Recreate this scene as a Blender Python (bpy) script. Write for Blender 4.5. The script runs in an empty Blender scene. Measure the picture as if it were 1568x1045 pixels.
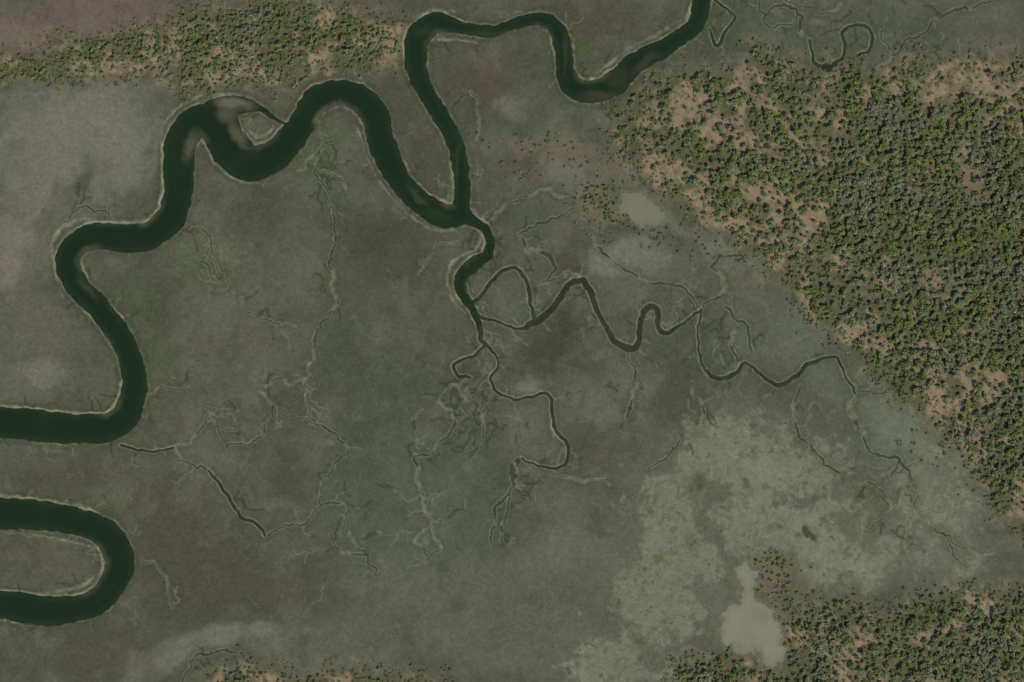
import bpy, math, random
import numpy as np
from mathutils import Vector
random.seed(5); rng=np.random.default_rng(11)
K=np.array([.93,.95,1.13])
CX,CY=784.0,522.5
def lin(c):
    c=np.array(c,dtype=float)/255.0
    return np.where(c<=0.04045,c/12.92,((c+0.055)/1.055)**2.4)/K
# ------------------------------------------------------------------ noise
_tabs={}
def vn(x,y,seed):
    if seed not in _tabs: _tabs[seed]=np.random.default_rng(seed).random((256,256)).astype(np.float32)
    T=_tabs[seed]
    xf=np.floor(x); yf=np.floor(y)
    fx=(x-xf); fy=(y-yf)
    fx=fx*fx*(3-2*fx); fy=fy*fy*(3-2*fy)
    xi=xf.astype(np.int64)&255; yi=yf.astype(np.int64)&255
    x1=(xi+1)&255; y1=(yi+1)&255
    a=T[xi,yi]; b=T[x1,yi]; c=T[xi,y1]; d=T[x1,y1]
    return (a+(b-a)*fx)*(1-fy)+(c+(d-c)*fx)*fy
def fbm(x,y,scale,octv=4,seed=1,gain=0.5):
    r=0;amp=1;tot=0;ang=0.5
    for o in range(octv):
        ca,sa=math.cos(ang*(o+1)),math.sin(ang*(o+1))
        f=2.03**o/scale
        r=r+amp*(vn((x*ca+y*sa)*f+17.3*o,(-x*sa+y*ca)*f+5.1*o,seed+o)*2-1)
        tot+=amp; amp*=gain
    return r/tot*1.6
def ss(a,b,v):
    t=np.clip((v-a)/(b-a),0,1); return t*t*(3-2*t)
# ------------------------------------------------------------------ grid
ST=1.25
def axis(lo,hi):
    core=np.arange(lo,hi,ST); s=ST;out=[];p=0
    while p<12000:
        s*=1.06; p+=s; out.append(p)
    out=np.array(out)
    return np.concatenate([(lo-out)[::-1],core,core[-1]+out])
gx=axis(-10,1578); gy=axis(-8,1054)
NX,NY=len(gx),len(gy)
X,Y=np.meshgrid(gx,gy)   # plan metres, y towards south
print("grid",NX,NY)
w1x=fbm(X,Y,120,3,101); w1y=fbm(X,Y,120,3,111)
w2x=fbm(X,Y,34,3,121); w2y=fbm(X,Y,34,3,131)
w3x=fbm(X,Y,9,2,141); w3y=fbm(X,Y,9,2,151)
# ------------------------------------------------------------------ curves
def catmull(P,step=4.0):
    P=[tuple(map(float,p)) for p in P]
    P=[tuple(2*a-b for a,b in zip(P[0],P[1]))]+P+[tuple(2*a-b for a,b in zip(P[-1],P[-2]))]
    out=[]
    for i in range(1,len(P)-2):
        p0,p1,p2,p3=[np.array(P[j]) for j in (i-1,i,i+1,i+2)]
        n=max(2,int(np.hypot(*(p2-p1)[:2])/step))
        for k in range(n):
            t=k/n
            out.append(0.5*((2*p1)+(-p0+p2)*t+(2*p0-5*p1+4*p2-p3)*t*t+(-p0+3*p1-3*p2+p3)*t**3))
    out.append(np.array(P[-2]))
    return np.array(out)
def field(curves,Xw,Yw,R,curv=True):
    S=np.full(X.shape,999.0); I=np.zeros(X.shape)
    for C in curves:
        n=len(C)
        T=np.gradient(C[:,:2],axis=0); T/=np.maximum(np.linalg.norm(T,axis=1),1e-6)[:,None]
        ang=np.unwrap(np.arctan2(T[:,1],T[:,0]))
        kk=np.gradient(ang)/4.0
        if n>9: kk=np.convolve(kk,np.ones(9)/9,mode='same')
        for i in range(n-1):
            ax,ay,aw=C[i,:3]; bx,by,bw=C[i+1,:3]
            m=R+max(aw,bw)
            i0,i1=np.searchsorted(gx,[min(ax,bx)-m,max(ax,bx)+m])
            j0,j1=np.searchsorted(gy,[min(ay,by)-m,max(ay,by)+m])
            if i1<=i0 or j1<=j0: continue
            xx=Xw[j0:j1,i0:i1]; yy=Yw[j0:j1,i0:i1]
            dx,dy=bx-ax,by-ay; L=dx*dx+dy*dy+1e-9
            t=np.clip(((xx-ax)*dx+(yy-ay)*dy)/L,0,1)
            ex=xx-ax-t*dx; ey=yy-ay-t*dy
            w=aw+(bw-aw)*t
            s=np.hypot(ex,ey)-w/2
            sub=S[j0:j1,i0:i1]; q=s<sub
            sub[q]=s[q]
            if curv:
                lat=(dx*ey-dy*ex)/math.sqrt(L)
                Ii=I[j0:j1,i0:i1]
                Ii[q]=(lat/(w/2+.01)*kk[i]*w)[q]
    return S,I
RIV=[
 [(-620,1010,44),(-400,990,44),(-250,930,44),(-120,935,44),(-50,922,44),(0,925,44),(40,932,44),(90,935,43),(140,925,42),(168,900,42),(182,865,44),(174,832,43),(145,808,42),(100,794,42),(50,788,46),(0,785,48),(-60,780,46),(-130,770,46),(-175,712,46),(-130,655,46),(-60,640,48),(0,646,48),(60,652,48),(120,657,45),(165,655,44),(194,634,42),(204,600,38),(202,560,37),(190,525,36),(170,495,36),(150,470,36),(125,445,38),(108,420,40),(104,395,38),(118,372,38),(148,362,40),(185,364,42),(225,362,42),(255,342,42),(269,312,44),(273,280,46),(274,245,48),(280,208,48),(306,184,46),(332,200,50),(350,230,50),(375,248,54),(402,246,52),(432,228,46),(455,198,40),(474,166,40),(498,146,40),(527,143,38),(557,156,40),(576,184,42),(585,220,40),(600,258,38),(625,293,36),(655,318,36),(684,332,34),(706,327,32)],
 [(706,327,30),(707,290,24),(705,255,24),(695,215,25),(676,180,25),(656,145,27),(641,115,30),(636,82,36),(641,52,36),(667,34,30),(710,42,20),(750,47,17),(790,36,18),(828,29,22),(854,46,25),(864,80,26),(869,115,30),(886,138,34),(920,139,36),(946,124,36),(972,97,34),(1005,80,28),(1040,60,26),(1064,36,26),(1075,0,28),(1082,-60,30),(1130,-160,30),(1100,-320,30),(1220,-620,30)],
 [(325,172,36),(350,164,34),(378,162,22),(398,168,10),(418,182,7),(438,190,5)],
 [(352,180,24),(364,205,18),(380,222,14)],
 [(706,330,24),(727,341,16),(744,356,15),(749,375,15),(742,394,17),(722,408,19),(704,428,20),(708,452,15),(724,474,12),(732,494,9)],
]
CRK=[
 [(722,464,6),(738,452,5),(752,430,5),(772,413,5),(794,415,5),(808,438,5),(812,465,5),(818,488,7)],
 [(732,482,6),(760,494,3),(795,505,4),(820,492,10),(845,472,9),(860,450,9),(874,433,9),(893,430,10),(907,455,8),(922,490,7),(940,520,9),(962,535,11),(979,520,8),(982,490,8),(992,468,9),(1006,475,8),(1010,500,7),(1022,510,6),(1045,495,4),(1074,474,3)],
 [(1074,474,2.5),(1068,520,2.5),(1075,560,3.5),(1100,579,6.5),(1128,570,6),(1142,555,4),(1165,575,4.5),(1195,590,6.5),(1222,572,6),(1238,557,6),(1262,549,4),(1284,550,3.5),(1293,575,2.5),(1310,603,2.2)],
 [(732,494,9),(738,520,7),(758,542,3.5),(762,560,3),(750,580,3.5),(764,604,3.5),(800,612,3),(835,602,4),(845,625,4.5),(848,655,5),(865,675,5),(869,700,4.5),(851,718,3.5),(820,712,2.5),(800,702,2.5)],
 [(742,530,4),(720,548,4),(695,560,4.5),(700,575,4),(720,578,3)],
 [(1094,0,3.5),(1122,20,3.5),(1112,48,4),(1097,70,4.5),(1086,45,2.5)],
 [(1263,102,9),(1284,94,5),(1295,80,4.5),(1290,52,4.5),(1310,40,4.5),(1335,50,4.5),(1330,78,3.5),(1312,86,2.5)],
 [(1240,62,3.5),(1246,92,4.5),(1265,106,8),(1280,108,4)],
 [(320,722,3),(330,738,4),(348,757,4.5),(366,790,4),(394,803,4.5),(405,820,3.5)],
 [(185,682,4),(225,690,2.8),(265,686,2.5)],
]
RIL=[
 [(265,686,2),(290,708,2.4),(320,722,2.4)],[(405,822,2.4),(430,808,2),(470,800,2),(490,780,1.6),(522,768,1.6)],
 [(265,686,1.4),(300,672,1.6),(315,635,2),(332,647,1.6),(345,680,2),(380,678,2),(405,660,2),(415,620,2.4),(400,595,1.8),(430,582,2.2),(465,585,1.8),(475,560,1.8),(480,520,2.4),(495,490,2.4),(515,465,2.6),(508,430,3),(505,400,3),(515,360,2.2),(505,320,2.2),(500,290,1.8),(480,262,2),(490,232,1.4)],
 [(370,455,1.4),(385,480,1.6),(420,492,2),(452,500,1.2)],[(285,345,1.4),(322,362,1.8),(325,400,1.4),(358,440,1.4),(372,470,1.2)],
 [(465,585,1.8),(470,620,1.4),(480,645,1.8),(510,665,2.2),(532,685,2.2),(515,710,2.2),(495,740,1.8),(490,770,1.4),(525,775,1.4),(530,815,1.4),(565,850,2.4),(575,882,1.4)],
 [(720,578,2.6),(700,590,2.6),(674,615,2.6),(690,630,2.4),(697,655,2.4),(670,685,2.6),(640,700,2.8),(637,722,4.5),(645,760,2),(657,800,3.4),(672,838,2),(655,862,1.4)],
 [(737,615,1.4),(742,650,1.6),(735,690,1.2)],[(700,590,1.8),(712,615,2.2),(722,640,1.6)],[(745,585,1.6),(728,605,1.8),(705,625,1.4)],[(760,600,1.4),(740,625,1.6),(742,650,1.4)],
 [(800,702,2.4),(788,718,11),(785,745,3),(765,765,3.4),(757,800,3),(752,832,2)],[(790,740,1.4),(772,790,3),(765,830,1.4)],
 [(850,730,1.4),(880,735,3),(910,736,2.2),(935,742,1.4)],
 [(800,365,4),(808,382,5),(840,390,6),(850,412,4.4),(838,432,2.4)],[(795,358,2.4),(812,348,3),(848,336,3),(880,318,1.4)],
 [(738,350,1.4),(760,330,2.2),(780,310,1.8),(830,290,1.8),(862,302,1.4)],[(830,432,2.2),(870,420,1.4)],
 [(1310,603,2.4),(1300,628,8),(1318,662,4),(1335,695,3),(1375,706,4),(1398,740,1.5),(1404,790,1.4),(1440,815,1.4),(1490,850,1.4),(1522,848,1.4)],
 [(1310,603,1.4),(1345,600,2),(1375,592,1.4)],[(1375,706,2),(1360,730,1.4),(1405,705,1.4)],
 [(1165,30,2),(1190,12,3),(1220,15,3),(1226,40,4),(1240,62,3)],[(1345,105,3),(1370,80,3),(1402,55,3),(1432,30,4),(1465,15,4),(1512,4,2),(1560,-10,2)],
 [(1165,0,2),(1170,30,3),(1200,40,2),(1222,20,2)],[(1360,30,2),(1350,60,2),(1370,80,1.4)],
 [(1075,474,2),(1110,440,4),(1090,410,4),(1120,390,3),(1150,405,3)],[(1130,500,3),(1120,530,3),(1130,560,2)],[(1110,470,3),(1140,500,3),(1150,540,2.4)],
 [(905,360,2),(940,400,3),(985,430,2.4),(1040,440,3),(1075,474,2)],
 [(205,850,1.4),(235,862,1.4),(255,890,1.4),(265,930,1.4)],[(210,640,1.4),(232,600,1.4),(290,592,1.4)],
 [(95,345,1.4),(115,320,1.8),(150,322,2),(170,335,1.4)],[(280,1045,2),(300,1005,3),(340,995,3),(365,1000,1.4)],
 [(1200,0,2),(1260,20,1.4),(1290,5,2)],[(720,140,1.4),(735,180,2),(730,215,1.4)],
 [(640,420,1.2),(670,380,1.4),(700,370,1.4)],[(1225,590,2),(1215,640,3),(1245,690,2),(1290,735,3)],[(1060,585,2),(1075,640,2),(1050,680,2)],
 [(960,540,1.4),(975,590,3),(960,640,3)],[(455,262,1.4),(470,250,2),(490,235,2.4),(510,215,2)],[(490,262,1.4),(515,270,1.4),(530,290,1.2)],
 [(300,395,1.2),(318,410,2),(335,435,1.4)],[(505,810,1.2),(512,840,2),(560,850,1.4)],[(650,790,1.4),(675,800,2),(690,780,1.2)],[(660,800,1.2),(640,830,1.6),(655,850,1.4)],
 [(330,650,1.2),(345,662,1.5),(362,660,1.2)],[(415,620,1.4),(450,640,1.4),(480,650,1.2)],[(990,720,1.2),(1030,690,2),(1060,650,2)],[(1310,740,1.2),(1345,745,2),(1360,780,1.4),(1330,810,1.2)],
 [(1440,815,1.2),(1455,840,1.6),(1480,870,1.2)],[(1404,790,1.2),(1385,830,1.6),(1395,860,1.2)],
]
def wig(c,a,sc,seed):
    c=c.copy(); d=np.cumsum(np.r_[0,np.hypot(*np.diff(c[:,:2],axis=0).T)])
    z=np.zeros_like(d)+seed*3.7
    e=np.minimum(1,np.minimum(d,d[-1]-d)/10)
    c[:,0]+=e*a*fbm(d,z,sc,3,300+seed%5); c[:,1]+=e*a*fbm(d,z+50,sc,3,310+seed%5); return c
riv=[catmull(c) for c in RIV]
crk=[wig(catmull(c,3.0),2.5,16,i) for i,c in enumerate(CRK)]
ril=[wig(catmull(c,2.0),5.5,14,i+20) for i,c in enumerate(RIL)]
def walk(x,y,a,L,w,j=.42):
    pts=[];n=int(L/3.2)
    for k in range(n):
        pts.append((x,y,w*(1-k/n)+0.3)); a+=random.gauss(0,j); x+=3.2*math.cos(a); y+=3.2*math.sin(a)
    return pts
extra=[]
def branch(x,y,a,L,w,depth):
    p=walk(x,y,a,L,w)
    if len(p)<3: return
    extra.append(np.array(p))
    if depth>0:
        for _ in range(random.choice([0,1,1,2])):
            k=random.randrange(1,len(p)); q=p[k]
            branch(q[0],q[1],a+random.choice([-1,1])*random.uniform(.5,1.3),L*random.uniform(.35,.65),w*.8,depth-1)
def sprout(curves,prob,Lr,w,depth):
    for C in curves:
        for i in range(2,len(C)-2):
            if not(-60<C[i,0]<1640 and -60<C[i,1]<1110): continue
            if random.random()<prob:
                t=C[i+1,:2]-C[i-1,:2]; a=math.atan2(t[1],t[0])+random.choice([-1,1])*random.uniform(.8,1.8)
                h=C[i,2]/2
                branch(C[i,0]+h*math.cos(a),C[i,1]+h*math.sin(a),a,random.uniform(*Lr),w,depth)
sprout(riv,0.18,(12,48),1.3,1); sprout(crk,0.16,(12,48),1.3,1); sprout(ril,0.055,(14,55),1.1,1)
for (x0,y0,x1,y1,n) in [(630,570,780,700,12),(430,225,530,290,6),(290,370,350,430,5),(600,760,700,870,6),(480,800,600,900,5),(300,620,440,720,4),(1060,380,1180,560,8),(1290,580,1420,720,5),(1090,0,1560,90,8),(900,560,1250,660,8)]:
    for _ in range(n): branch(random.uniform(x0,x1),random.uniform(y0,y1),random.uniform(0,6.28),random.uniform(25,75),1.1,1)
print("rills",len(extra))
SR,IR=field(riv,X+1.2*w3x+2.0*w2x,Y+1.2*w3y+2.0*w2y,60)
SC,IC=field(crk,X+.8*w3x,Y+.8*w3y,20)
SL,_=field(ril,X+1.0*w3x,Y+1.0*w3y,16,False)
SE,_=field(extra,X,Y,5,False)
BAR=[[(0,620,3),(60,626,3),(120,634,4),(160,634,5),(182,615,4),(184,590,3)],
 [(95,455,2),(80,400,3),(86,358,5),(120,338,6),(160,340,6),(210,338,5),(240,325,4),(247,290,3),(248,240,3),(252,190,3),(285,158,4),(320,146,5),(370,142,3)],
 [(-80,905,4),(0,906,5),(60,910,6),(115,900,6),(150,880,6),(159,850,4),(140,838,2),(60,820,2),(0,816,2)],
 [(0,757,3),(60,765,3),(110,770,3),(150,785,3)],
 [(605,225,3),(622,265,3),(650,295,5),(680,308,7),(692,290,5),(688,250,3)],
 [(620,100,2),(616,60,3),(632,28,4),(665,16,5),(695,18,5)],
 [(650,100,2),(648,75,3),(658,62,4),(690,60,3),(730,66,2)],
 [(905,120,3),(935,98,5),(965,74,5),(1010,52,4),(1050,25,4),(1062,0,4)],
 [(548,195,2),(562,240,2),(585,285,3),(620,322,4),(660,350,4),(700,353,3)],
 [(712,480,3),(692,455,5),(686,425,4),(695,400,4),(728,382,4),(736,362,3)],
 [(716,318,10),(738,336,5),(755,360,3)],[(380,200,3),(392,210,6),(410,208,6),(416,198,3)],[(345,265,5),(375,278,5),(415,268,3)],
 [(330,250,5),(318,225,4)],[(870,120,3),(880,60,2)],[(760,30,3),(800,18,3)],[(860,455,2),(880,420,4),(905,440,2)],[(740,470,2),(730,500,2)],
 [(845,620,4),(848,660,5),(862,676,3)],[(788,712,8),(792,722,6)]]
SB,_=field([catmull(c) for c in BAR],X+1.8*w3x,Y+1.8*w3y,10,False)
# ------------------------------------------------------------------ polygons
NE=[(958,165),(985,140),(1020,122),(1075,118),(1130,108),(1155,82),(1190,92),(1240,112),(1300,104),(1345,112),(1400,97),(1470,90),(1540,96),(1640,85),(1900,60),(1900,950),(1640,900),(1568,815),(1540,785),(1500,735),(1470,690),(1420,632),(1360,588),(1305,530),(1245,480),(1222,440),(1170,398),(1120,362),(1080,338),(1045,312),(980,268),(950,225)]
SEp=[(1205,950),(1240,938),(1290,930),(1375,942),(1415,915),(1470,905),(1510,912),(1560,905),(1700,880),(1900,900),(1900,1350),(1150,1350),(1100,1150),(1030,1060),(1050,1022),(1090,1012),(1130,1006),(1160,1030),(1205,1035),(1215,1000)]
NW=[(-300,60),(-100,95),(0,93),(60,80),(130,70),(190,48),(260,32),(330,15),(375,2),(430,-8),(480,12),(545,28),(618,38),(616,70),(600,92),(570,112),(510,112),(450,122),(410,130),(340,130),(290,148),(262,115),(150,112),(0,114),(-100,125),(-300,130)]
BL=[(322,1048),(334,1022),(372,1026),(420,1034),(480,1036),(545,1028),(600,1040),(700,1050),(700,1200),(250,1200)]
HM=[(1166,858),(1185,850),(1208,862),(1212,890),(1196,908),(1174,900)]
HS=[(878,300),(900,288),(926,292),(940,312),(956,334),(925,338),(888,330)]
def sdf(px,py,poly):
    n=len(poly); d=np.full(px.shape,1e9); ins=np.zeros(px.shape,bool)
    for i in range(n):
        ax,ay=poly[i]; bx,by=poly[(i+1)%n]
        dx,dy=bx-ax,by-ay
        t=np.clip(((px-ax)*dx+(py-ay)*dy)/(dx*dx+dy*dy),0,1)
        d=np.minimum(d,(px-ax-t*dx)**2+(py-ay-t*dy)**2)
        if ay!=by:
            c=((ay>py)!=(by>py))&(px<(bx-ax)*(py-ay)/(by-ay)+ax); ins^=c
    d=np.sqrt(d); return np.where(ins,d,-d)
def gsdf(poly,amp=1.0):
    P=np.array(poly); m=80
    i0,i1=np.searchsorted(gx,[P[:,0].min()-m,P[:,0].max()+m]); j0,j1=np.searchsorted(gy,[P[:,1].min()-m,P[:,1].max()+m])
    D=np.full(X.shape,-80.0); sl=(slice(j0,j1),slice(i0,i1))
    D[sl]=sdf(X[sl]+amp*(9*w2x[sl]+4*w3x[sl]),Y[sl]+amp*(9*w2y[sl]+4*w3y[sl]),poly); return D
DF=[gsdf(p) for p in (NE,SEp,NW,BL)]
DFm=np.maximum.reduce(DF)
DH=np.maximum.reduce([gsdf(p,.5) for p in (HM,HS)])
P1=[(1130,868),(1150,864),(1162,890),(1156,915),(1176,930),(1196,960),(1199,1000),(1182,1028),(1158,1004),(1125,988),(1100,975),(1108,955),(1110,935),(1132,925),(1142,905)]
P2=[(960,304),(985,295),(1002,306),(1014,335),(1000,348),(975,346),(956,325)]
DPa=gsdf(P1,1.0); DPb=gsdf(P2,.9); DP=np.maximum(DPa,DPb)
# ------------------------------------------------------------------ ground colour, with the grey of the haze painted in
C=np.empty(X.shape+(3,)); C[:]=lin((82,85,73))
def mix(mask,col):
    global C
    C+= (lin(col)-C)*mask[...,None]
Xa=X+26*w1x+11*w2x+2.5*w3x; Ya=Y+26*w1y+11*w2y+2.5*w3y
def blob(x,y,rx,ry,deg,col,st=.8,hard=.4):
    a=math.radians(deg); m=max(rx,ry)*1.4+50
    i0,i1=np.searchsorted(gx,[x-m,x+m]); j0,j1=np.searchsorted(gy,[y-m,y+m])
    if i1<=i0 or j1<=j0: return
    g_=sum(col)/3; col=tuple(g_+(c-g_)*.9 for c in col)
    dx=Xa[j0:j1,i0:i1]-x; dy=Ya[j0:j1,i0:i1]-y
    u=(dx*math.cos(a)+dy*math.sin(a))/rx; v=(-dx*math.sin(a)+dy*math.cos(a))/ry
    k=(1-ss(hard,1.3,np.hypot(u,v)))*min(1,st*1.08)
    s=C[j0:j1,i0:i1]; s+=(lin(col)-s)*k[...,None]
mott=fbm(X+15*w2x,Y+15*w2y,150,4,201)
mix(ss(.05,.8,mott)*.35,(93,89,77)); mix(ss(.05,.8,-mott)*.4,(73,77,63))
B=[
 (110,210,170,110,0,(110,109,99),.85),(60,330,90,110,0,(105,103,93),.75),(60,480,70,110,-15,(92,90,81),.7),(30,590,60,30,0,(102,100,90),.5),
 (80,575,45,22,0,(112,110,98),.55),(20,400,30,60,0,(114,109,98),.7),
 (120,15,260,40,-8,(102,88,80),.85),(40,40,60,25,0,(110,97,88),.6),(560,5,60,30,0,(88,79,70),.7),
 (440,110,50,20,0,(86,79,69),.6),(230,160,60,40,0,(98,100,90),.5),(110,280,22,40,0,(78,83,70),.6),
 (300,640,120,90,0,(80,80,66),.4),(330,520,110,90,0,(90,89,76),.65),(210,450,30,60,-25,(73,82,60),.7),(230,560,25,60,0,(75,85,62),.65),
 (290,390,50,40,20,(84,91,66),.65),(370,300,60,50,0,(71,71,60),.7),(380,590,60,40,0,(92,93,81),.55),
 (500,240,45,50,0,(79,92,68),.75),(540,310,50,60,0,(78,85,71),.5),(600,390,90,75,10,(69,68,60),.9),(620,395,40,20,-40,(81,78,71),.6),
 (430,400,60,90,0,(82,86,73),.5),(420,440,70,60,0,(90,91,79),.3),
 (560,570,110,150,15,(77,82,71),.8),(640,800,140,140,0,(83,90,78),.7),(560,760,110,110,0,(77,84,72),.6),
 (640,500,90,60,0,(86,88,77),.5),(720,720,60,110,0,(76,83,70),.6),(600,620,60,60,0,(73,79,68),.5),
 (100,730,110,40,-5,(80,77,67),.7),(160,760,50,30,20,(80,88,64),.65),(50,855,80,35,0,(86,83,74),.8),
 (300,870,110,90,0,(74,69,60),.85),(260,770,60,60,0,(76,72,62),.7),(420,720,60,80,0,(73,73,60),.6),(420,770,40,16,20,(98,98,87),.5),
 (420,900,90,60,0,(78,76,67),.6),(140,990,90,60,-20,(75,72,62),.75),(60,1000,90,40,0,(77,77,66),.6),
 (330,985,140,26,-8,(106,107,95),.75),(230,1010,26,50,40,(104,102,92),.65),(480,1000,120,36,0,(98,98,86),.6),(600,990,150,50,0,(87,90,77),.6),
 (750,930,180,90,0,(90,93,80),.65),(800,1010,120,30,0,(98,98,85),.4),(900,800,110,90,0,(92,94,79),.7),(850,870,60,60,0,(100,100,85),.5),
 (850,520,70,35,0,(64,64,54),.85),(900,570,50,30,0,(76,80,67),.5),(790,470,35,40,0,(82,88,72),.8),(720,545,20,20,0,(76,78,66),.6),
 (800,570,22,20,0,(110,112,100),.7),(800,650,40,30,0,(92,96,82),.6),(900,690,60,60,0,(78,77,65),.75),(940,640,60,40,0,(82,87,75),.4),
 (900,610,30,20,0,(104,104,93),.45),(960,600,20,45,0,(94,98,85),.5),
 (740,120,60,60,0,(83,73,65),.85),(800,150,40,25,20,(104,100,91),.7),(760,100,50,25,0,(82,76,67),.5),(910,40,60,60,0,(77,70,61),.85),(960,30,60,40,0,(78,76,65),.5),
 (890,90,16,35,-15,(70,84,53),.8),(920,170,40,25,0,(84,91,77),.6),(640,215,30,55,-15,(76,70,62),.85),(670,270,22,30,0,(72,72,60),.7),(610,160,20,50,0,(84,84,73),.5),
 (820,225,75,24,8,(103,89,77),.65),(900,240,60,20,25,(104,95,82),.65),(780,260,40,25,0,(90,80,69),.6),(860,260,60,20,15,(110,105,93),.6),
 (790,330,60,45,0,(77,84,67),.7),(900,340,60,30,0,(76,74,62),.5),(890,395,25,35,0,(74,69,60),.85),(960,390,50,38,0,(110,112,98),.8),(1010,400,30,24,0,(110,112,98),.65),
 (1000,420,60,50,0,(96,100,86),.5),(1050,350,80,20,30,(106,101,88),.6),(1110,400,70,26,38,(108,107,95),.7),(1140,450,50,30,30,(96,91,77),.6),
 (1050,560,60,80,0,(72,78,65),.75),(1020,600,60,50,0,(74,76,63),.5),(1200,510,100,45,25,(91,97,84),.7),(1130,520,40,50,0,(90,95,82),.6),
 (1300,610,110,50,35,(87,94,80),.7),(1200,640,100,50,10,(80,84,71),.7),(1390,680,60,90,-35,(103,109,93),.8),(1440,780,60,90,-25,(102,107,91),.8),
 (1380,830,110,60,0,(96,100,86),.7),(1300,700,60,60,0,(88,93,79),.6),(1310,780,80,70,0,(94,94,78),.65),(1350,760,30,50,0,(90,87,70),.55),
 (1120,50,50,60,0,(71,79,62),.75),(1200,50,80,50,0,(75,84,70),.65),(1400,50,120,50,0,(75,83,70),.7),(1500,40,60,30,0,(86,82,70),.65),(1240,40,16,10,0,(108,106,94),.4),
 (1030,110,60,22,-25,(82,87,73),.6),
]
for b in B: blob(*b)
m2=fbm(X+9*w2x,Y+9*w2y,44,4,221); m3=fbm(X*.8+Y*.3,Y-X*.2,24,4,231)
mix(ss(.15,.9,m2)*.3,(102,102,90)); mix(ss(.15,.9,-m2)*.34,(65,68,54))
mix(ss(.3,.9,m3)*.15,(98,98,86)); mix(ss(.3,.9,-m3)*.18,(63,68,53))
v1=np.abs(fbm(X+14*w2x+3*w3x,Y+14*w2y+3*w3y,55,3,711,.45)); v2=np.abs(fbm(X+8*w2x+3*w3x,Y+8*w2y+3*w3y,26,3,721,.5))
vm1=ss(0,.5,fbm(X,Y,90,2,731)); vm2=ss(.05,.5,fbm(X,Y,70,2,741))
mix(ss(.04,.0,v1)*vm1*.3,(107,110,95)); mix(ss(.05,.0,v2)*vm2*.25,(60,66,51)); mix(ss(.05,.0,v2)*ss(.05,.5,fbm(X,Y,70,2,751))*.24,(105,107,93))
# tidal mud flat
env=np.zeros(X.shape)
for (x,y,rx,ry,st) in [(1110,710,150,75,1.0),(1010,780,60,110,.8),(1190,820,130,70,.9),(1000,930,80,100,.75),(930,1000,80,60,.6),(1240,880,90,50,.75),(1070,870,80,50,.7),(1300,850,70,60,.6),(1400,850,120,50,.5),(1210,690,80,50,.5),(1340,790,80,60,.42),(1440,760,60,90,.5)]:
    env=np.maximum(env,st*np.exp(-(((Xa-x)/rx)**2+((Ya-y)/ry)**2)))
nz=fbm(X+6*w2x,Y+6*w2y,40,7,241,.78)
mix(ss(.05,.55,env)*.5,(98,101,86))
flat=ss(.30,.56,env+.48*nz-.05)
mix(flat*.68,(116,120,104)); mix(flat*ss(.1,.8,fbm(X,Y,16,4,251))*.45,(100,104,88)); mix(flat*ss(.2,.8,fbm(X,Y,60,3,256))*.3,(122,125,110))
isl=ss(.25,.6,env)*ss(.3,.6,fbm(X,Y,18,5,261,.7))
mix(isl*.55,(88,90,72)); mix(ss(.25,.6,env)*ss(.45,.72,fbm(X,Y,8,4,266,.7))*.6,(76,77,59))
Xa0=Xa;Ya0=Ya
Xa=X+7*w2x+4*w3x;Ya=Y+7*w2y+4*w3y
for b in [(1066,745,24,36,0,(90,91,70),.8,.1),(1065,740,13,20,0,(74,76,56),.7,.1),(1140,740,9,10,0,(84,82,63),.8,.2),(1236,812,6,19,-35,(70,64,47),.85,.5),(1185,768,7,7,0,(90,85,67),.75,.3),
 (1007,858,9,9,0,(86,92,67),.8,.3),(870,1030,8,8,0,(80,78,63),.8,.4),(1058,985,10,8,0,(92,84,71),.7,.3),
 (1175,940,70,80,0,(90,88,71),.7,.2),(1100,930,35,60,0,(98,102,85),.6,.2),(1190,880,50,40,0,(90,84,67),.8,.3),(1225,895,30,20,30,(90,85,69),.6,.3),(1080,975,12,20,0,(94,86,73),.6,.3),(1055,1035,60,14,-8,(128,123,109),.8,.3),(985,1036,40,10,0,(118,115,101),.6,.3)]: blob(*b)
Xa=Xa0;Ya=Ya0
# forest soils
tr=ss(-32,-2,DFm+14*m3); mix(tr*.65,(95,89,74))
mix(ss(-.1,.6,fbm(X,Y,11,4,271))*tr*.5,(124,112,96)); mix(ss(.1,.7,-fbm(X,Y,14,4,281))*tr*.5,(66,68,50))
fo=ss(-8,6,DFm)
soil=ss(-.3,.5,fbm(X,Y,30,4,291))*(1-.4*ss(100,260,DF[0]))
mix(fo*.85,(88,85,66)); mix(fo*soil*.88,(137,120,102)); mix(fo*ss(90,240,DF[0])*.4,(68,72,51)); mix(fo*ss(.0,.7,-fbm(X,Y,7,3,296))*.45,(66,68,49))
mix(ss(-10,2,DH)*.75,(104,94,79))
mix(ss(-14,0,DP+3*w3x)*.6,(102,101,86)); mix(ss(-2,1,DP),(116,115,100))
# channels
near=ss(46,4,SR)*(1-fo)
mix(near*ss(-.4,.5,fbm(X,Y,26,4,401))*.42,(71,79,57)); mix(near*ss(.1,.7,fbm(X,Y,18,4,411))*.35,(77,71,61))
mix(ss(14,2,SC)*.42,(67,75,55)); mix(ss(12,1,SL)*.36,(68,76,57)); mix(ss(4,.5,SE)*.25,(67,75,56))
nb=fbm(X,Y,7,3,421); nl=fbm(X,Y,30,3,431); n4=fbm(X,Y,16,2,436); n5=fbm(X,Y,80,2,438)
mix(ss(1.5,.25,SE)*ss(-.2,.3,n4+n5)*.46,(110,113,97)); mix(ss(1.3,.2,SE)*ss(.1,-.3,n4+n5)*.58,(50,57,43))
mix(ss(2.6,.5,SL)*np.clip(.6+.22*nl+.2*nb,0,1),(114,116,100))
mix(ss(1.0,-.3,SL)*ss(-.4,.0,nl)*.85,(50,56,43))
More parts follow.
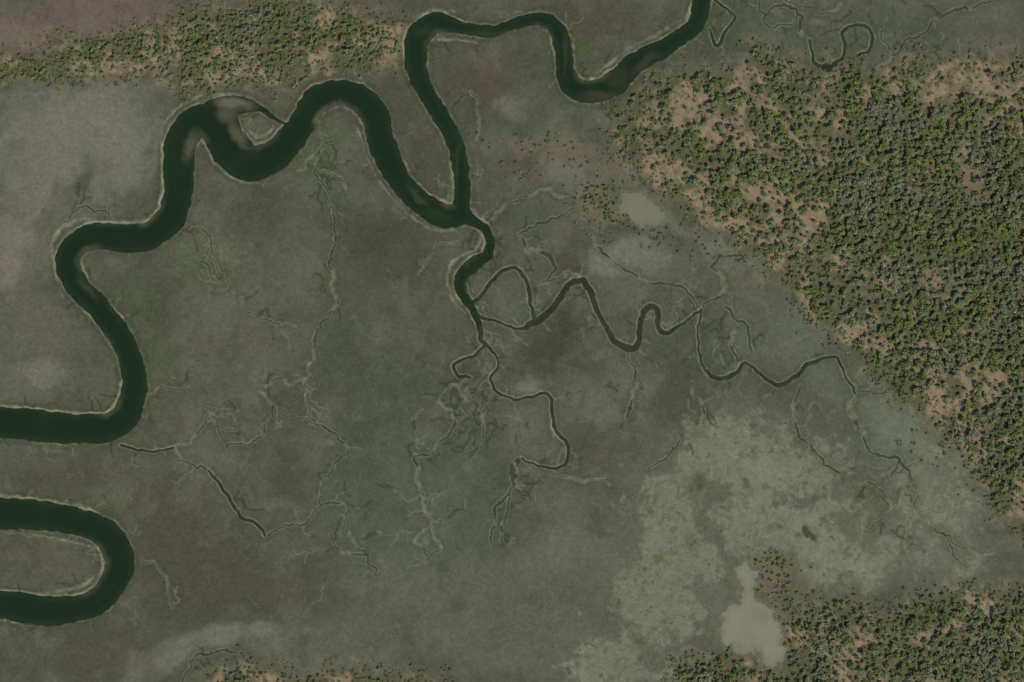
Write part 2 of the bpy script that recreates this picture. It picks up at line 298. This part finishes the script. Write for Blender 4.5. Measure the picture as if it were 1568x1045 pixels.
mix(ss(3.4,.7,SC)*np.clip(.6+.35*nb+.2*nl,0,1)*.85,(120,119,102))
inner=np.clip(IR,-1.2,1.2)
rw=1.1+2.6*np.clip(inner,0,1.2)+1.3*nb+1.1*nl
rim=ss(rw+1.0,rw-1.0,SR)
mix(rim*np.clip(.4+.4*nb+.4*nl,0.05,1),(122,119,103))
mix(ss(1.8,-1.5,SB)*np.clip(.5+.35*nb+.2*n4,0,1),(134,130,115))
mix(ss(12,5,SR)*ss(2.5,5,SR)*.5,(62,68,49))
for sfi in (SR,SC): mix(ss(.6,-1.0,sfi)*.9,(50,55,40))
sp=fbm(X,Y,4.0,2,441)
C*=(1+.10*sp+.06*fbm(X,Y,11,3,451))[...,None]
C=np.clip(C,.004,.9)
# ------------------------------------------------------------------ terrain height
Z=.22*w2x+.12*w3x+1.3*ss(-10,60,DFm)
f=ss(0,14,np.minimum(SR,SC*1.6)); Z=Z*f
Zr=np.clip(SR*.55-.9,-3.6,0); Zc=np.clip(SC*.6-.9,-2.2,0)
Z=Z+np.minimum(Zr,Zc)+.30*ss(9,3,SR)*ss(0,3,SR)
Z-=.35*ss(1.0,-.6,SL)+.2*ss(.8,-.4,SE)
Z=np.where(DP>-6,Z*ss(-1,-6,DP)+np.clip(-DP*.3,-1,0),Z)
WL=-.9
def gridmesh(name,zz,col,mask=None):
    if mask is None:
        ii=np.arange(NX*NY).reshape(NY,NX)
        q=np.stack([ii[:-1,:-1],ii[1:,:-1],ii[1:,1:],ii[:-1,1:]],-1).reshape(-1,4)
        vx=X.ravel();vy=Y.ravel();vz=zz.ravel();cc=col.reshape(-1,3)
    else:
        cm=mask[:-1,:-1]|mask[1:,:-1]|mask[1:,1:]|mask[:-1,1:]
        j,i=np.nonzero(cm); b=j*NX+i
        q=np.stack([b,b+NX,b+NX+1,b+1],-1)
        u,inv=np.unique(q,return_inverse=True); q=inv.reshape(-1,4)
        vx=X.ravel()[u];vy=Y.ravel()[u];vz=zz.ravel()[u];cc=col.reshape(-1,3)[u]
    me=bpy.data.meshes.new(name); n=len(vx);m=len(q)
    me.vertices.add(n); me.vertices.foreach_set("co",np.stack([vx-CX,CY-vy,vz],-1).astype(np.float32).ravel())
    me.loops.add(m*4); me.loops.foreach_set("vertex_index",q.astype(np.int32).ravel())
    me.polygons.add(m); me.polygons.foreach_set("loop_start",np.arange(0,m*4,4,dtype=np.int32))
    me.update(calc_edges=True)
    me.polygons.foreach_set("use_smooth",np.ones(m,bool))
    a=me.attributes.new("tint",'FLOAT_COLOR','POINT')
    a.data.foreach_set("color",np.concatenate([cc,np.ones((n,1))],1).astype(np.float32).ravel())
    ob=bpy.data.objects.new(name,me); bpy.context.collection.objects.link(ob); return ob
# ------------------------------------------------------------------ materials
def newmat(name):
    m=bpy.data.materials.new(name); m.use_nodes=True
    nt=m.node_tree; b=nt.nodes["Principled BSDF"]; return m,nt,b
def N(nt,t,**k):
    n=nt.nodes.new(t)
    for a,v in k.items(): setattr(n,a,v)
    return n
def ground_mat():
    m,nt,b=newmat("marsh_soil_and_grass")
    at=N(nt,"ShaderNodeAttribute",attribute_name="tint"); geo=N(nt,"ShaderNodeNewGeometry")
    facs=[]
    for sc,amp in ((.8,.34),(.28,.14)):
        nz=N(nt,"ShaderNodeTexNoise"); nz.inputs["Scale"].default_value=sc; nz.inputs["Detail"].default_value=3; nz.inputs["Roughness"].default_value=.65
        nt.links.new(geo.outputs["Position"],nz.inputs["Vector"])
        mr=N(nt,"ShaderNodeMapRange"); mr.inputs[1].default_value=.25; mr.inputs[2].default_value=.75
        mr.inputs[3].default_value=1-amp; mr.inputs[4].default_value=1+amp
        nt.links.new(nz.outputs[0],mr.inputs[0]); facs.append((mr,nz))
    mu=N(nt,"ShaderNodeMath",operation='MULTIPLY'); nt.links.new(facs[0][0].outputs[0],mu.inputs[0]); nt.links.new(facs[1][0].outputs[0],mu.inputs[1])
    vm=N(nt,"ShaderNodeVectorMath",operation='SCALE'); nt.links.new(at.outputs["Color"],vm.inputs[0]); nt.links.new(mu.outputs[0],vm.inputs["Scale"])
    nt.links.new(vm.outputs[0],b.inputs["Base Color"])
    bp=N(nt,"ShaderNodeBump"); bp.inputs["Strength"].default_value=.5; bp.inputs["Distance"].default_value=.5
    nt.links.new(facs[0][1].outputs[0],bp.inputs["Height"]); nt.links.new(bp.outputs[0],b.inputs["Normal"])
    b.inputs["Roughness"].default_value=.95; b.inputs["Specular IOR Level"].default_value=.1
    return m
def water_mat(name,rough=.12):
    m,nt,b=newmat(name)
    at=N(nt,"ShaderNodeAttribute",attribute_name="tint"); geo=N(nt,"ShaderNodeNewGeometry")
    nz=N(nt,"ShaderNodeTexNoise"); nz.inputs["Scale"].default_value=.35; nz.inputs["Detail"].default_value=3
    nt.links.new(geo.outputs["Position"],nz.inputs["Vector"])
    mr=N(nt,"ShaderNodeMapRange"); mr.inputs[3].default_value=.9; mr.inputs[4].default_value=1.1
    nt.links.new(nz.outputs[0],mr.inputs[0])
    vm=N(nt,"ShaderNodeVectorMath",operation='SCALE'); nt.links.new(at.outputs["Color"],vm.inputs[0]); nt.links.new(mr.outputs[0],vm.inputs["Scale"])
    nt.links.new(vm.outputs[0],b.inputs["Base Color"])
    bp=N(nt,"ShaderNodeBump"); bp.inputs["Strength"].default_value=.15; bp.inputs["Distance"].default_value=.08
    nt.links.new(nz.outputs[0],bp.inputs["Height"]); nt.links.new(bp.outputs[0],b.inputs["Normal"])
    b.inputs["Roughness"].default_value=rough; b.inputs["IOR"].default_value=1.333
    return m
g=gridmesh("salt_marsh_ground",Z,C); g.data.materials.append(ground_mat())
W=np.empty(X.shape+(3,)); W[:]=lin((25,42,25))
def wmix(mask,col):
    global W
    W+=(lin(col)-W)*mask[...,None]
wn=fbm(X,Y,14,3,501); wl=fbm(X,Y,50,2,511)
wmix(ss(-12,0,SR+2*wn)*.45,(42,54,36))
wmix(np.clip(ss(.15,.8,inner)*ss(-13,-1,SR)*1.0,0,1)*(.65+.3*wl),(74,75,56))
wmix(ss(.1,.8,fbm(X,Y,40,3,515))*.25,(34,52,34))
def wblob(x,y,rx,ry,deg,col,st):
    a=math.radians(deg); dx=X+5*w2x+2*w3x-x; dy=Y+5*w2y+2*w3y-y
    u=(dx*math.cos(a)+dy*math.sin(a))/rx; v=(-dx*math.sin(a)+dy*math.cos(a))/ry
    wmix((1-ss(.2,1.2,np.hypot(u,v)))*st,col)
for b in [(292,225,10,34,12,(82,80,62),.85),(360,160,36,12,10,(106,103,88),.8),(350,176,20,16,0,(88,86,69),.7),(366,204,12,26,-35,(86,85,66),.75),(425,182,16,5,35,(60,62,46),.5),(490,180,12,22,30,(92,88,70),.85),(520,165,18,9,0,(74,76,56),.7),(552,205,9,34,-20,(62,68,48),.7),
 (640,300,8,26,-48,(60,66,46),.7),(135,440,9,30,-35,(58,66,46),.7),(168,520,7,30,-28,(50,60,42),.6),(920,150,40,12,0,(64,64,46),.7),(945,120,22,22,0,(58,60,42),.5),(985,98,30,9,-35,(62,64,46),.6),
 (645,45,20,10,-35,(48,58,40),.6),(745,48,40,5,0,(52,62,44),.6),(160,340,40,10,0,(52,62,46),.5),(670,330,30,9,20,(44,60,40),.5),(722,405,18,5,-35,(52,60,42),.6),(45,900,80,7,0,(50,64,46),.6),(175,470,8,20,-40,(48,60,42),.5),(868,80,5,40,-5,(56,62,44),.6),(700,250,4,60,5,(50,60,44),.5)]: wblob(*b)
gridmesh("tidal_river",np.full(X.shape,WL),W,(SR<2.2)).data.materials.append(water_mat("river_water"))
W2=np.empty(X.shape+(3,)); W2[:]=lin((40,48,34)); W=W2
wmix(ss(-.5,.6,fbm(X,Y,22,3,521))*.4,(60,66,50)); wmix(ss(-4.2,-1.5,SC)*.25,(60,66,49))
gridmesh("tidal_creek",np.full(X.shape,WL+.02),W,(SC<1.6)&(SR>.6)).data.materials.append(water_mat("creek_water",.2))
W3=np.empty(X.shape+(3,)); W3[:]=lin((124,123,107)); W=W3; wmix(ss(-.4,.6,fbm(X,Y,30,3,531))*.6,(112,113,97)); wmix((DPb>-4)*.6,(110,108,95)); wmix(ss(10,0,DP)*.5,(105,104,89))
gridmesh("salt_pond",np.full(X.shape,-.12),W,(DP>-2)).data.materials.append(water_mat("silty_pond_water",.3))
# ------------------------------------------------------------------ trees
def leaf_mat(name,cols):
    m,nt,b=newmat(name)
    oi=N(nt,"ShaderNodeObjectInfo"); nz=N(nt,"ShaderNodeTexNoise"); nz.inputs["Scale"].default_value=.016; nz.inputs["Detail"].default_value=4
    nt.links.new(oi.outputs["Location"],nz.inputs["Vector"])
    ad=N(nt,"ShaderNodeMath",operation='MULTIPLY_ADD'); ad.inputs[1].default_value=.4; nt.links.new(oi.outputs["Random"],ad.inputs[0])
    m2_=N(nt,"ShaderNodeMapRange"); m2_.inputs[1].default_value=.36; m2_.inputs[2].default_value=.64; m2_.inputs[3].default_value=0; m2_.inputs[4].default_value=.6
    nt.links.new(nz.outputs[0],m2_.inputs[0]); nt.links.new(m2_.outputs[0],ad.inputs[2])
    cr=N(nt,"ShaderNodeValToRGB"); e=cr.color_ramp.elements
    for i,(p,c) in enumerate(cols):
        if i<2: el=e[i]; el.position=p
        else: el=e.new(p)
        el.color=(*lin(c),1)
    nt.links.new(ad.outputs[0],cr.inputs[0])
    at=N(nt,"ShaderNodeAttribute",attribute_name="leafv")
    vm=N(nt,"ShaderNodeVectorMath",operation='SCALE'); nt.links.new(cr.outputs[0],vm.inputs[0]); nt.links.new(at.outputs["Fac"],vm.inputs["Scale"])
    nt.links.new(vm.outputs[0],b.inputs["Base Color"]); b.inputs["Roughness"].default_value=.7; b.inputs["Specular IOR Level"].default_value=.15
    return m
LM=leaf_mat("foliage",[(0.0,(96,108,66)),(1.0,(132,130,114)),(.18,(107,121,70)),(.34,(88,100,62)),(.48,(102,114,74)),(.62,(114,118,92)),(.74,(96,106,76)),(.88,(122,123,104))])
bark,nt,b=newmat("bark"); b.inputs["Roughness"].default_value=.9
nzb=N(nt,"ShaderNodeTexNoise"); nzb.inputs["Scale"].default_value=6; crb=N(nt,"ShaderNodeValToRGB"); crb.color_ramp.elements[0].color=(.07,.055,.045,1); crb.color_ramp.elements[1].color=(.2,.18,.15,1)
nt.links.new(nzb.outputs[0],crb.inputs[0]); nt.links.new(crb.outputs[0],b.inputs["Base Color"])
def tube(v,f,p,q,r0,r1,n=6):
    p=Vector(p);q=Vector(q);d=(q-p).normalized(); u=d.orthogonal().normalized(); w=d.cross(u); s=len(v)
    for c,r in((p,r0),(q,r1)):
        for k in range(n):
            a=2*math.pi*k/n; v.append(c+u*(r*math.cos(a))+w*(r*math.sin(a)))
    for k in range(n): f.append((s+k,s+(k+1)%n,s+n+(k+1)%n,s+n+k))
def tree(name,h,R,nc,nl,ls,seed,flat=.6):
    r=random.Random(seed); v=[];f=[]
    tube(v,f,(0,0,-.5),(r.uniform(-.3,.3),r.uniform(-.3,.3),h*.5),.3,.2); tube(v,f,v[-1],(0,0,h*.85),.2,.07)
    cl=[(Vector((0,0,h*.88)),R*.42)]
    ax=r.uniform(.7,1.0); ph=r.uniform(0,3.14)
    for k in range(nc):
        a=2*math.pi*k/nc+r.uniform(-.6,.6); d=R*r.uniform(.3,.95)*(ax if abs(math.cos(a-ph))>.7 else 1); c=Vector((d*math.cos(a),d*math.sin(a),h*r.uniform(.5,.88)))
        tube(v,f,(0,0,h*r.uniform(.35,.5)),c,.12,.04,4); cl.append((c,R*r.uniform(.2,.44)))
    nb_=len(f); lv=[]
    for c,cr_ in cl:
        tone=r.uniform(.7,1.2)
        for _ in range(int(nl*(cr_/R)**1.5*3)):
            d=Vector((r.gauss(0,1),r.gauss(0,1),r.gauss(0,1)+.25)).normalized()*cr_*(r.random()**.35)
            d.z*=flat; p=c+d
            nrm=(d.normalized()*.55+Vector((r.gauss(0,.35),r.gauss(0,.35),.9))).normalized()
            u=nrm.orthogonal().normalized(); w=nrm.cross(u); a=r.uniform(0,6.28)
            uu=(u*math.cos(a)+w*math.sin(a))*ls*r.uniform(.5,1); ww=(w*math.cos(a)-u*math.sin(a))*ls*r.uniform(.35,.8)
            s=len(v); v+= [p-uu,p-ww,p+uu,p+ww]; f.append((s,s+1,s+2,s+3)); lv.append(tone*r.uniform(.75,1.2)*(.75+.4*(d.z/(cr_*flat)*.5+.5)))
    me=bpy.data.meshes.new(name); me.from_pydata([tuple(x) for x in v],[],f)
    me.materials.append(bark); me.materials.append(LM)
    mi=np.array([0]*nb_+[1]*len(lv),np.int32); me.polygons.foreach_set("material_index",mi)
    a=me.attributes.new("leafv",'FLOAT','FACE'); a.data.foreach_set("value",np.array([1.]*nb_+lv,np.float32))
    return bpy.data.objects.new(name,me)
col=bpy.data.collections.new("tree_variants")
for k in range(8): col.objects.link(tree("tree_%c"%(97+k),random.Random(k).uniform(7,10),random.Random(k+9).uniform(4.2,6.4),7+k%4,54,.95,50+k))
scol=bpy.data.collections.new("shrub_variants")
for k in range(3): scol.objects.link(tree("shrub_%c"%(97+k),2.4,1.9,5,24,.5,90+k,.7))
def scatter(name,pts,colct,nvar):
    pts=np.array(pts)
    me=bpy.data.meshes.new(name); me.vertices.add(len(pts))
    me.vertices.foreach_set("co",np.stack([pts[:,0]-CX,CY-pts[:,1],pts[:,2]],-1).astype(np.float32).ravel())
    for nm,ty,vals in (("rot",'FLOAT',rng.uniform(0,6.28,len(pts))),("scl",'FLOAT',pts[:,3])):
        a=me.attributes.new(nm,ty,'POINT'); a.data.foreach_set("value",vals.astype(np.float32))
    a=me.attributes.new("idx",'INT','POINT'); a.data.foreach_set("value",rng.integers(0,nvar,len(pts)).astype(np.int32))
    ob=bpy.data.objects.new(name,me); bpy.context.collection.objects.link(ob)
    ng=bpy.data.node_groups.new(name+"_scatter",'GeometryNodeTree')
    ng.interface.new_socket("Geometry",in_out='INPUT',socket_type='NodeSocketGeometry'); ng.interface.new_socket("Geometry",in_out='OUTPUT',socket_type='NodeSocketGeometry')
    gi=ng.nodes.new("NodeGroupInput"); go=ng.nodes.new("NodeGroupOutput")
    ip=ng.nodes.new("GeometryNodeInstanceOnPoints"); ci=ng.nodes.new("GeometryNodeCollectionInfo")
    ci.inputs["Collection"].default_value=colct; ci.inputs["Separate Children"].default_value=True; ci.inputs["Reset Children"].default_value=True
    def na(nm,t):
        n=ng.nodes.new("GeometryNodeInputNamedAttribute"); n.data_type=t; n.inputs["Name"].default_value=nm; return n.outputs["Attribute"]
    cx=ng.nodes.new("ShaderNodeCombineXYZ"); L=ng.links
    L.new(na("rot",'FLOAT'),cx.inputs[2]); L.new(cx.outputs[0],ip.inputs["Rotation"]); L.new(na("scl",'FLOAT'),ip.inputs["Scale"])
    ip.inputs["Pick Instance"].default_value=True; L.new(na("idx",'INT'),ip.inputs["Instance Index"])
    L.new(ci.outputs[0],ip.inputs["Instance"]); L.new(gi.outputs[0],ip.inputs["Points"]); L.new(ip.outputs[0],go.inputs[0])
    md=ob.modifiers.new("scatter",'NODES'); md.node_group=ng; return ob
def hsample(F,x,y):
    i=np.clip(np.searchsorted(gx,x),0,NX-1); j=np.clip(np.searchsorted(gy,y),0,NY-1); return F[j,i]
def forest(name,poly,sp_,base,full,dd,smin,smax,seed,holes=()):
    P=np.array(poly); r=np.random.default_rng(seed)
    xs=np.arange(P[:,0].min()-20,P[:,0].max()+20,sp_); ys=np.arange(P[:,1].min()-20,P[:,1].max()+20,sp_*.9)
    x,y=np.meshgrid(xs,ys); x=x+(np.arange(len(ys))%2)[:,None]*sp_*.5
    x=(x+r.uniform(-.75,.75,x.shape)*sp_).ravel(); y=(y+r.uniform(-.75,.75,y.shape)*sp_).ravel()
    k=(x>-80)&(x<1650)&(y>-60)&(y<1110); x=x[k];y=y[k]
    d=sdf(x+9*fbm(x,y,34,3,121)+4*fbm(x,y,9,2,141),y+9*fbm(x,y,34,3,131)+4*fbm(x,y,9,2,151),poly)
    cl=fbm(x,y,24,3,611)
    # bare sandy soil keeps fewer trees
    so_=fbm(x,y,30,4,291)
    den=base+(full-base)*ss(0,dd,d)+.25*fbm(x,y,60,3,601)+.35*cl-.28*ss(0,.6,so_)
    for hx,hy,hr1,hr2,hs in holes: den-=hs*np.exp(-(((x-hx)/hr1)**2+((y-hy)/hr2)**2))
    k=(d>-3)&(r.random(len(x))<den)&(hsample(SR,x,y)>6); x=x[k];y=y[k];d=d[k];cl=cl[k]
    s=(smin+(smax-smin)*r.random(len(x))**1.4)*(1+.2*cl)*(.75+.25*ss(0,40,d))
    print(name,len(x)); return scatter(name,np.stack([x,y,hsample(Z,x,y),s],-1),col,8)
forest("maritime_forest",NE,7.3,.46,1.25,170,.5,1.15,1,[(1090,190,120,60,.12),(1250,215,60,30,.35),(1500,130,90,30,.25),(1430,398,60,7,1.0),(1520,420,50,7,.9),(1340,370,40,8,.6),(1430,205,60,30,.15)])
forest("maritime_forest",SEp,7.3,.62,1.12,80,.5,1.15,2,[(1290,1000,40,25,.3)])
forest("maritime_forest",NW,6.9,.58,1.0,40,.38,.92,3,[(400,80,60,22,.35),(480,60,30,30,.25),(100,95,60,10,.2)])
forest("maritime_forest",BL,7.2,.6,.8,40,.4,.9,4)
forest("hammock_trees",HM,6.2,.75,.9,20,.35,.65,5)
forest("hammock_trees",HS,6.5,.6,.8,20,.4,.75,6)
r=np.random.default_rng(77); n=110000
x=r.uniform(-60,1640,n); y=r.uniform(-50,1095,n)
dm=hsample(DFm,x,y); den=.40*ss(-32,-2,dm)*(dm<60)
for bx,by,rx,ry,st in [(830,215,80,14,.35),(900,245,60,14,.35),(800,262,40,12,.3),(1000,360,60,14,.35),(1050,380,40,12,.4),(960,345,40,8,.4),(1240,478,40,14,.4),(1195,900,30,30,.4),(1225,930,40,20,.3),(910,310,45,30,.3),(560,20,50,12,.2),(980,230,40,40,.25),(30,100,80,12,.3),(1530,750,40,30,.3),(1450,680,60,20,.3)]:
    den+=st*np.exp(-(((x-bx)/rx)**2+((y-by)/ry)**2))
den*=(.4+1.1*ss(-.2,.5,fbm(x,y,18,3,701)))
k=(r.random(n)<den)&(hsample(SR,x,y)>5)&(hsample(DP,x,y)<-5)
x=x[k];y=y[k]; print("shrubs",len(x))
scatter("marsh_shrubs",np.stack([x,y,hsample(Z,x,y),r.uniform(.4,1.35,len(x))],-1),scol,3)
# ------------------------------------------------------------------ light, sky, camera
EL,AZ=math.radians(48),math.radians(138)
d=Vector((math.sin(AZ)*math.cos(EL),math.cos(AZ)*math.cos(EL),math.sin(EL)))
sl=bpy.data.lights.new("sun","SUN"); sl.energy=3.2; sl.angle=math.radians(.5); sl.color=(1,.96,.9)
so=bpy.data.objects.new("sun",sl); so.rotation_euler=d.to_track_quat('Z','Y').to_euler(); so.location=d*500; bpy.context.collection.objects.link(so)
w=bpy.data.worlds.new("World"); bpy.context.scene.world=w; w.use_nodes=True
nt=w.node_tree; sky=nt.nodes.new("ShaderNodeTexSky"); sky.sky_type='NISHITA'; sky.sun_disc=False; sky.sun_elevation=EL; sky.sun_rotation=AZ
bg=nt.nodes["Background"]; bg.inputs[1].default_value=.10; nt.links.new(sky.outputs[0],bg.inputs[0])
H=3600.0
cam=bpy.data.cameras.new("camera"); co=bpy.data.objects.new("camera",cam); bpy.context.collection.objects.link(co)
cam.sensor_width=36; cam.lens=36*H/1568; co.location=(0,0,H); co.rotation_euler=(0,0,0); cam.clip_start=10; cam.clip_end=60000
sc=bpy.context.scene; sc.camera=co
sc.view_settings.view_transform='Standard'; sc.view_settings.look='None'; sc.view_settings.exposure=0
